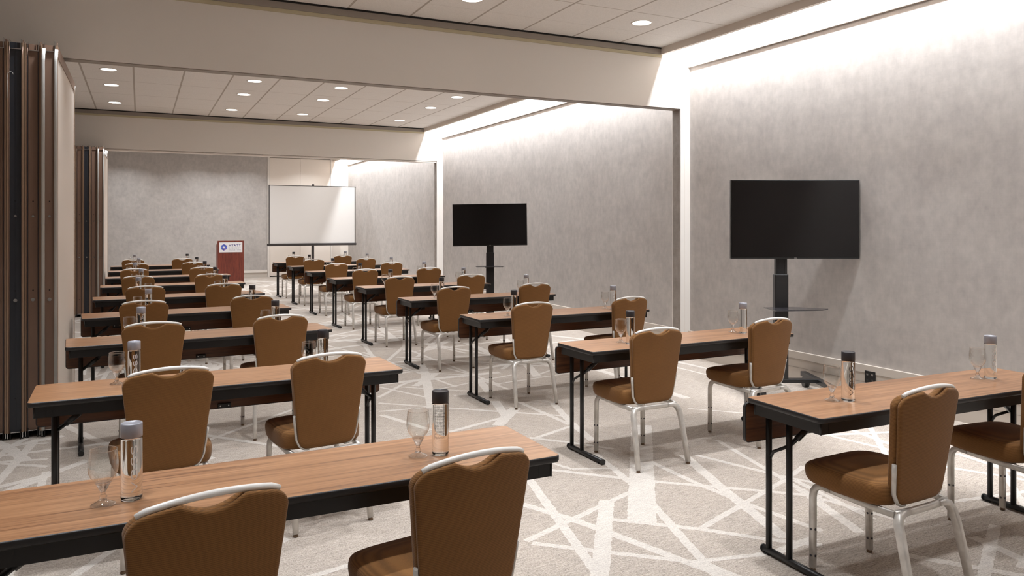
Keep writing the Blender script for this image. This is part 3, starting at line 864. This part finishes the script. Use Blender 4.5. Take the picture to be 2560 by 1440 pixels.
for key, (x, y) in BO.items():
    silver = key in SILVER
    kind = 'a' if silver else 'b'
    lab = 'clear water bottle with %s cap, %s place, %s, %s row from screen' % ('silver' if silver else 'black', SEAT[key[2]], COLN[key[0]], SUR[int(key[1])])
    grp = 'water bottles on the %s' % COLN[key[0]]
    rz = ROT.get(key, random.uniform(-2.6, 2.6))
    if bot[kind] is None:
        o = build_bottle(M['cap_silver'] if silver else M['cap_black'], M['ink_white'] if silver else M['ink_dark']); bot[kind] = o
        o.location = (x, y, 0.7506); o.rotation_euler = (0, 0, rz); o['label'] = lab; o['group'] = grp
    else: dup(bot[kind], (x, y, 0.7506), rz, lab, grp)
g0 = None
for key, (x, y) in GL.items():
    lab = 'empty stemmed water goblet, %s place, %s, %s row from screen' % (SEAT[key[2]], COLN[key[0]], SUR[int(key[1])])
    grp = 'water goblets on the %s' % COLN[key[0]]
    if g0 is None:
        g0 = build_goblet(); g0.location = (x, y, 0.7506); g0['label'] = lab; g0['group'] = grp
    else: dup(g0, (x, y, 0.7506), random.uniform(0, 3), lab, grp)

# ================================================================= TELEVISIONS ON STANDS
def cw(X, Z):   # point given by distance along / across the line of sight -> floor plan
    return (X * CS + Z * SN, -X * SN + Z * CS)
def build_tv(wd, ht, label, loc, rz, roll=0.0, gfeet=True):
    t = thing('television', label, 'television', loc, rz)
    t.rotation_euler = (0, roll, rz)
    bm = new(); box(bm, -wd / 2, wd / 2, 0.0, 0.035, -ht / 2, ht / 2, 0, 0.003); box(bm, -wd * .36, wd * .36, 0.035, 0.047, -ht * .36, ht * .30, 0, 0.008)
    obj('housing', bm, M['tv_body'], t)
    bm = new(); box(bm, -wd / 2 + 0.009, wd / 2 - 0.009, -0.0012, 0.001, -ht / 2 + 0.016, ht / 2 - 0.009); obj('screen', bm, M['tv_screen'], t)
    bm = new(); box(bm, -0.010, 0.014, -0.0016, 0, -ht / 2 + 0.005, -ht / 2 + 0.010); obj('logo', bm, M['chrome'], t)
    return t
def build_stand(label, loc, rz, ztv, zj, zsh, shelf_pts, ht, foot_x, foot_y):
    t = thing('tv_stand', label, 'tv stand', loc, rz)
    bm = new(); box(bm, -0.053, 0.053, -0.02, 0.03, zj - 0.05, ztv + 0.15, 0, 0.004); 
    for x in (-0.03, 0.03): box(bm, x - 0.003, x + 0.003, -0.0225, -0.019, zj, ztv + 0.1)
    obj('upper_pole', bm, M['stand'], t)
    bm = new(); box(bm, -0.061, 0.061, -0.03, 0.04, 0.14, zj, 0, 0.005); obj('lower_pole', bm, M['stand'], t)
    bm = new(); box(bm, -0.2, 0.2, -0.045, -0.021, ztv - 0.12, ztv + 0.12, 0, 0.003); box(bm, -0.24, -0.20, -0.046, -0.03, ztv - 0.2, ztv + 0.2); box(bm, 0.20, 0.24, -0.046, -0.03, ztv - 0.2, ztv + 0.2)
    obj('mount_bracket', bm, M['stand'], t)
    bm = new(); prism(bm, shelf_pts, zsh, zsh + 0.008); obj('shelf', bm, M['smoked'], t)
    bm = new(); box(bm, -0.07, 0.07, -0.16, -0.03, zsh - 0.012, zsh, 0, 0.002); obj('shelf_bracket', bm, M['stand'], t)
    bm = new(); box(bm, foot_x[0], foot_x[1], -0.035, 0.045, 0.115, 0.150, 0, 0.004); obj('crossbar', bm, M['stand'], t)
    for fx in foot_x:
        bm = new(); box(bm, fx - 0.028, fx + 0.028, foot_y[0], foot_y[1], 0.098, 0.145, 0, 0.004); f = obj('foot', bm, M['stand'], t)
        for fy in (foot_y[0] + 0.06, foot_y[1] - 0.06):
            bm = new(); tube(bm, [(fx - 0.024, fy, 0.0485), (fx + 0.024, fy, 0.0485)], 0.048, 20); box(bm, fx - 0.012, fx + 0.012, fy - 0.012, fy + 0.012, 0.08, 0.099)
            obj('caster', bm, M['stand'], f)
    return t
# big TV by the first pilaster
px_, py_ = cw(2.492, 7.06)
build_stand('black wheeled TV stand with smoked glass shelf, in the camera-end room', (px_, py_, 0), -YAW, 1.62, 1.118, 0.805,
            [(-0.145, -0.29), (0.30, -0.22), (0.385, -0.13), (0.12, 0.02), (-0.16, 0.0)], 0.72, (-0.32, 0.36), (-0.48, 0.40))
tx, ty = cw(2.590, 6.965)
build_tv(1.178, 0.722, 'large black flat television on the stand beside the first pilaster', (tx, ty, 1.626), -YAW)
# far TV
px_, py_ = cw(-0.335, 11.65)
build_stand('black wheeled TV stand with smoked glass shelf, in the middle room', (px_, py_, 0), -YAW, 1.58, 1.153, 0.943,
            [(-0.20, -0.26), (0.20, -0.26), (0.22, -0.12), (0.1, 0.0), (-0.1, 0.0), (-0.22, -0.12)], 0.64, (-0.34, 0.34), (-0.45, 0.40))
tx, ty = cw(-0.336, 11.555)
build_tv(1.128, 0.636, 'black flat television on the stand in the middle room', (tx, ty, 1.576), -YAW, roll=R(-0.85))

# ================================================================= PROJECTION SCREEN
t = thing('projection_screen', 'white tripod projection screen with black borders by the end wall', 'projection screen', (4.44, 22.0, 0))
bm = new(); box(bm, -1.195, 1.195, -0.002, 0.0, 1.055, 2.675); obj('fabric', bm, M['screen_white'], t)
bm = new()
box(bm, -1.222, -1.195, -0.003, 0.001, 1.055, 2.675); box(bm, 1.195, 1.222, -0.003, 0.001, 1.055, 2.675)
obj('border', bm, M['screen_dark'], t)
bm = new(); box(bm, -1.26, 1.24, -0.035, 0.05, 0.985, 1.055, 0, 0.012); obj('case', bm, M['screen_dark'], t)
bm = new(); box(bm, -1.235, 1.235, -0.008, 0.010, 2.672, 2.690, 0, 0.003); box(bm, -0.03, 0.03, -0.01, 0.03, 2.69, 2.735, 0, 0.003); obj('top_bar', bm, M['screen_dark'], t)
bm = new(); box(bm, -0.035, 0.035, 0.02, 0.075, 0.42, 1.0, 0, 0.004); box(bm, -0.018, 0.018, 0.03, 0.065, 1.0, 2.70); obj('pole', bm, M['screen_dark'], t)
for a in (90, 210, 330):
    bm = new(); ca, sa = math.cos(R(a)), math.sin(R(a))
    tube(bm, [(0, 0.05, 0.55), (ca * 0.28, 0.05 + sa * 0.28, 0.28), (ca * 0.52, 0.05 + sa * 0.52, 0.012)], 0.012, 8); obj('leg', bm, M['screen_dark'], t)

# ================================================================= LECTERN
t = thing('lectern', 'reddish mahogany lectern with white hotel sign near the end wall', 'lectern', (1.806, 21.0, 0))
bm = new()
box(bm, 0, 0.64, 0, 0.022, 0, 1.165, 0, 0.002)
lec = obj('front_panel', bm, M['mahogany'], t)
bm = new()
for x in (0.0, 0.618):
    vs = [bm.verts.new(p) for x_ in (x, x + 0.022) for p in ((x_, 0.022, 0), (x_, 0.40, 0), (x_, 0.46, 1.03), (x_, 0.022, 1.165))]
    for q in ((0, 1, 2, 3), (7, 6, 5, 4), (0, 4, 5, 1), (1, 5, 6, 2), (2, 6, 7, 3), (3, 7, 4, 0)): bm.faces.new([vs[i] for i in q])
obj('side_panel', bm, M['mahogany'], t)
bm = new()
vs = [bm.verts.new(p) for p in ((0.022, 0.022, 1.11), (0.618, 0.022, 1.11), (0.618, 0.45, 0.985), (0.022, 0.45, 0.985), (0.022, 0.022, 1.13), (0.618, 0.022, 1.13), (0.618, 0.45, 1.005), (0.022, 0.45, 1.005))]
for q in ((3, 2, 1, 0), (4, 5, 6, 7), (0, 1, 5, 4), (1, 2, 6, 5), (2, 3, 7, 6), (3, 0, 4, 7)): bm.faces.new([vs[i] for i in q])
obj('reading_desk', bm, M['mahogany'], t)
bm = new(); box(bm, 0.034, 0.604, -0.006, 0.0, 0.862, 1.122); sg = obj('sign', bm, M['sign'], t)
bm = new()
cx, cz, rh = 0.150, 0.992, 0.086
for k in range(6):
    a0, a1 = R(90 + 60 * k), R(150 + 60 * k)
    P = [(cx + 0.028 * math.cos(a0), cz + 0.028 * math.sin(a0)), (cx + rh * math.cos(a0), cz + rh * math.sin(a0)), (cx + rh * math.cos(a1), cz + rh * math.sin(a1)), (cx + 0.028 * math.cos(a1), cz + 0.028 * math.sin(a1))]
    f = bm.faces.new([bm.verts.new((p[0], -0.0075, p[1])) for p in P]); f.material_index = k
obj('emblem', bm, [M['hex%d' % k] for k in range(6)], sg, fix=False)
for s, size, z, mt, sp_ in (('HYATT', 0.078, 1.016, 'violet', 1.25), ('REGENCY', 0.046, 0.961, 'sign_grey', 1.30), ('HOUSTON', 0.046, 0.908, 'sign_grey', 1.30)):
    me = text_mesh(s, size, sp_, 0.0022 if s == 'HYATT' else 0.0006)
    xs = [v.co.x for v in me.vertices]; k = 0.29 / (max(xs) - min(xs)); x0 = min(xs)
    for v in me.vertices: v.co = Vector((0.272 + (v.co.x - x0) * k, -0.0078, z + v.co.y))
    me.materials.clear(); me.materials.append(M[mt])
    o = bpy.data.objects.new('lettering', me); C.objects.link(o); o.parent = sg

# ================================================================= FOLDED PARTITION PANELS
def build_panel(style):
    """style: 'seal' light seals + white face, 'brown', 'navy'"""
    t = thing('partition_panel', '', 'partition panel')
    w_, dp, zt = 0.1045, 1.68, 2.915
    bm = new(); box(bm, -w_ + 0.004, -0.004, 0.03, dp - 0.03, 0.045, zt - 0.04, 0); obj('core', bm, M['panel_vinyl'], t)
    bm = new()   # steel edge extrusions front and back
    cm = 0 if style != 'navy' else 2
    for ya, s in ((0.0, 1), (dp, -1)):
        def bx(x0, x1, d0, d1, mi): box(bm, x0, x1, min(ya + s * d0, ya + s * d1), max(ya + s * d0, ya + s * d1), 0.05, zt, mi)
        bx(-w_ + 0.006, -0.006, 0.014, 0.03, cm)
        bx(-w_, -w_ + 0.009, 0.0, 0.05, 1); bx(-0.009, 0.0, 0.0, 0.05, 1)
        bx(-w_ + 0.009, -w_ + 0.016, 0.006, 0.03, 0); bx(-0.016, -0.009, 0.006, 0.03, 0)
        if style != 'navy': bx(-w_ + 0.016, -w_ + 0.021, 0.012, 0.02, 2); bx(-0.022, -0.016, 0.012, 0.02, 2)  # dark strips painted in for the shade of recesses and gaps between panels
        if style == 'brown': bx(-0.034, -0.026, 0.008, 0.02, 0); bx(-w_ + 0.024, -w_ + 0.028, 0.010, 0.02, 0)
        if style == 'navy': bx(-0.052, -0.048, 0.011, 0.02, 2)
    obj('edge_profile', bm, [M['brown_steel'], M['tan_steel'], M['navy']], t)
    for x in (-w_ + 0.012, -0.012):
        for ya in (0.0, dp):
            bm = new(); tube(bm, [(x, ya + (0.004 if ya == 0 else -0.004), 0.05), (x, ya + (0.002 if ya == 0 else -0.002), zt - 0.12), (x + 0.006, ya, zt - 0.03)], 0.012 if style == 'seal' else 0.004, 8, ry=0.008 if style == 'seal' else 0.003)
            obj('seal', bm, M['seal'] if style == 'seal' else M['brown_steel'], t)
    for z in (1.02, 1.64):
        bm = new(); tube(bm, [(-w_ / 2, 0.014, z), (-w_ / 2, 0.006, z)], 0.013 if z < 1.2 else 0.009, 12); obj('fastener', bm, M['chrome'], t)
    bm = new()
    for z in (1.09, 1.75, 0.30): tube(bm, [(-w_ / 2, 0.0145, z), (-w_ / 2, 0.0125, z)], 0.005, 8)
    obj('hole', bm, M['dark_gap'], t)
    # top channel with guide lips, bottom sweep
    bm = new()
    box(bm, -w_ + 0.016, -w_ + 0.019, 0.002, dp - 0.002, zt - 0.05, zt + 0.018, 0); box(bm, -0.019, -0.016, 0.002, dp - 0.002, zt - 0.05, zt + 0.030, 0)
    box(bm, -w_ + 0.019, -0.019, 0.002, dp - 0.002, zt - 0.05, zt - 0.045, 0)
    box(bm, -w_, -w_ + 0.006, 0.0, 0.03, zt, zt + 0.012, 1); box(bm, -0.006, 0, 0.0, 0.03, zt, zt + 0.020, 1)
    box(bm, -w_ * .62, -w_ * .38, 0.30, 0.42, zt - 0.05, zt + 0.036, 1); box(bm, -w_ * .62, -w_ * .38, dp - 0.42, dp - 0.30, zt - 0.05, zt + 0.036, 1)
    box(bm, -0.003, 0.0015, 0.03, dp, zt - 0.085, zt - 0.002, 1)
    obj('top_channel', bm, [M['chrome'], M['brown_steel']], t)
    bm = new()
    box(bm, -w_ + 0.018, -w_ + 0.024, 0.002, dp - 0.002, 0.0, 0.07, 0); box(bm, -0.024, -0.018, 0.002, dp - 0.002, 0.0, 0.07, 0); box(bm, -w_ + 0.024, -0.024, 0.002, dp - 0.002, 0.05, 0.056, 1)
    box(bm, -w_ + 0.003, -w_ + 0.009, 0.0, dp, 0.012, 0.05, 1); box(bm, -0.009, -0.003, 0.0, dp, 0.012, 0.05, 1)
    obj('bottom_sweep', bm, [M['dark_gap'], M['chrome']], t)
    return t
styles = ['seal', 'brown', 'navy', 'brown', 'navy', 'brown']
protos = {}
for si, y in enumerate((6.60, 14.89)):
    for k, st in enumerate(styles):
        x = -0.552 - k * 0.108
        yy = y + (0.0, 0.03, 0.012, 0.02, 0.0, 0.015)[k]
        room = ('camera-end', 'middle')[si]
        lab = '%s folded partition panel, %s from the open doorway in the %s room stack' % ({'seal': 'grey-sealed', 'brown': 'brown-edged', 'navy': 'black-edged'}[st], words[k], room)
        grp = 'folded partition panels in the %s room' % room
        if st not in protos:
            o = build_panel(st); protos[st] = o; o.location = (x, yy, 0); o['label'] = lab; o['group'] = grp
        else: dup(protos[st], (x, yy, 0), 0, lab, grp)
# thin wire loop hanging on the near stack
bm = new()
tube(bm, [(0, 0, 0), (0.002, 0, 0.06), (-0.001, 0, 0.15), (0.004, 0, 0.185), (0.018, 0, 0.195), (0.033, 0, 0.19), (0.036, 0, 0.175)], 0.0018, 6)
o = obj('hanging_wire_loop', bm, M['seal']); o.location = (-0.868, 6.607, 2.50); o['label'] = 'thin pale wire loop hooked on the folded partition panels'; o['category'] = 'hook'

# crumpled strip of tape on the far stack
bm = new(); bmesh.ops.create_icosphere(bm, subdivisions=3, radius=0.05)
for v in bm.verts: v.co = Vector((v.co.x * 0.55 + 0.006 * math.sin(v.co.z * 90), v.co.y * 0.4, v.co.z * (1.35 if v.co.z < 0 else 0.8))) * (1 + 0.18 * math.sin(v.co.x * 160 + v.co.z * 70) * math.cos(v.co.y * 110))
o = obj('tape_wad', bm, M['ink_white']); o.location = (-0.525, 14.88, 2.82); o['label'] = 'crumpled white tape stuck on the middle room partition stack'; o['category'] = 'tape'

# floor-level outlet box in the plinth
t = thing('power_outlet', 'black power outlet plate set in the wall plinth', 'outlet', (XR - 0.030, 4.735, 0.205))
bm = new(); box(bm, -0.008, 0.0, -0.055, 0.055, -0.055, 0.055, 0, 0.002); pl = obj('plate', bm, M['black'], t)
for dy in (-0.026, 0.026):
    for dz in (-0.024, 0.024):
        bm = new(); box(bm, -0.0095, -0.008, dy - 0.008, dy - 0.004, dz - 0.008, dz + 0.008); box(bm, -0.0095, -0.008, dy + 0.004, dy + 0.008, dz - 0.008, dz + 0.008)
        obj('socket', bm, M['chrome'], t)
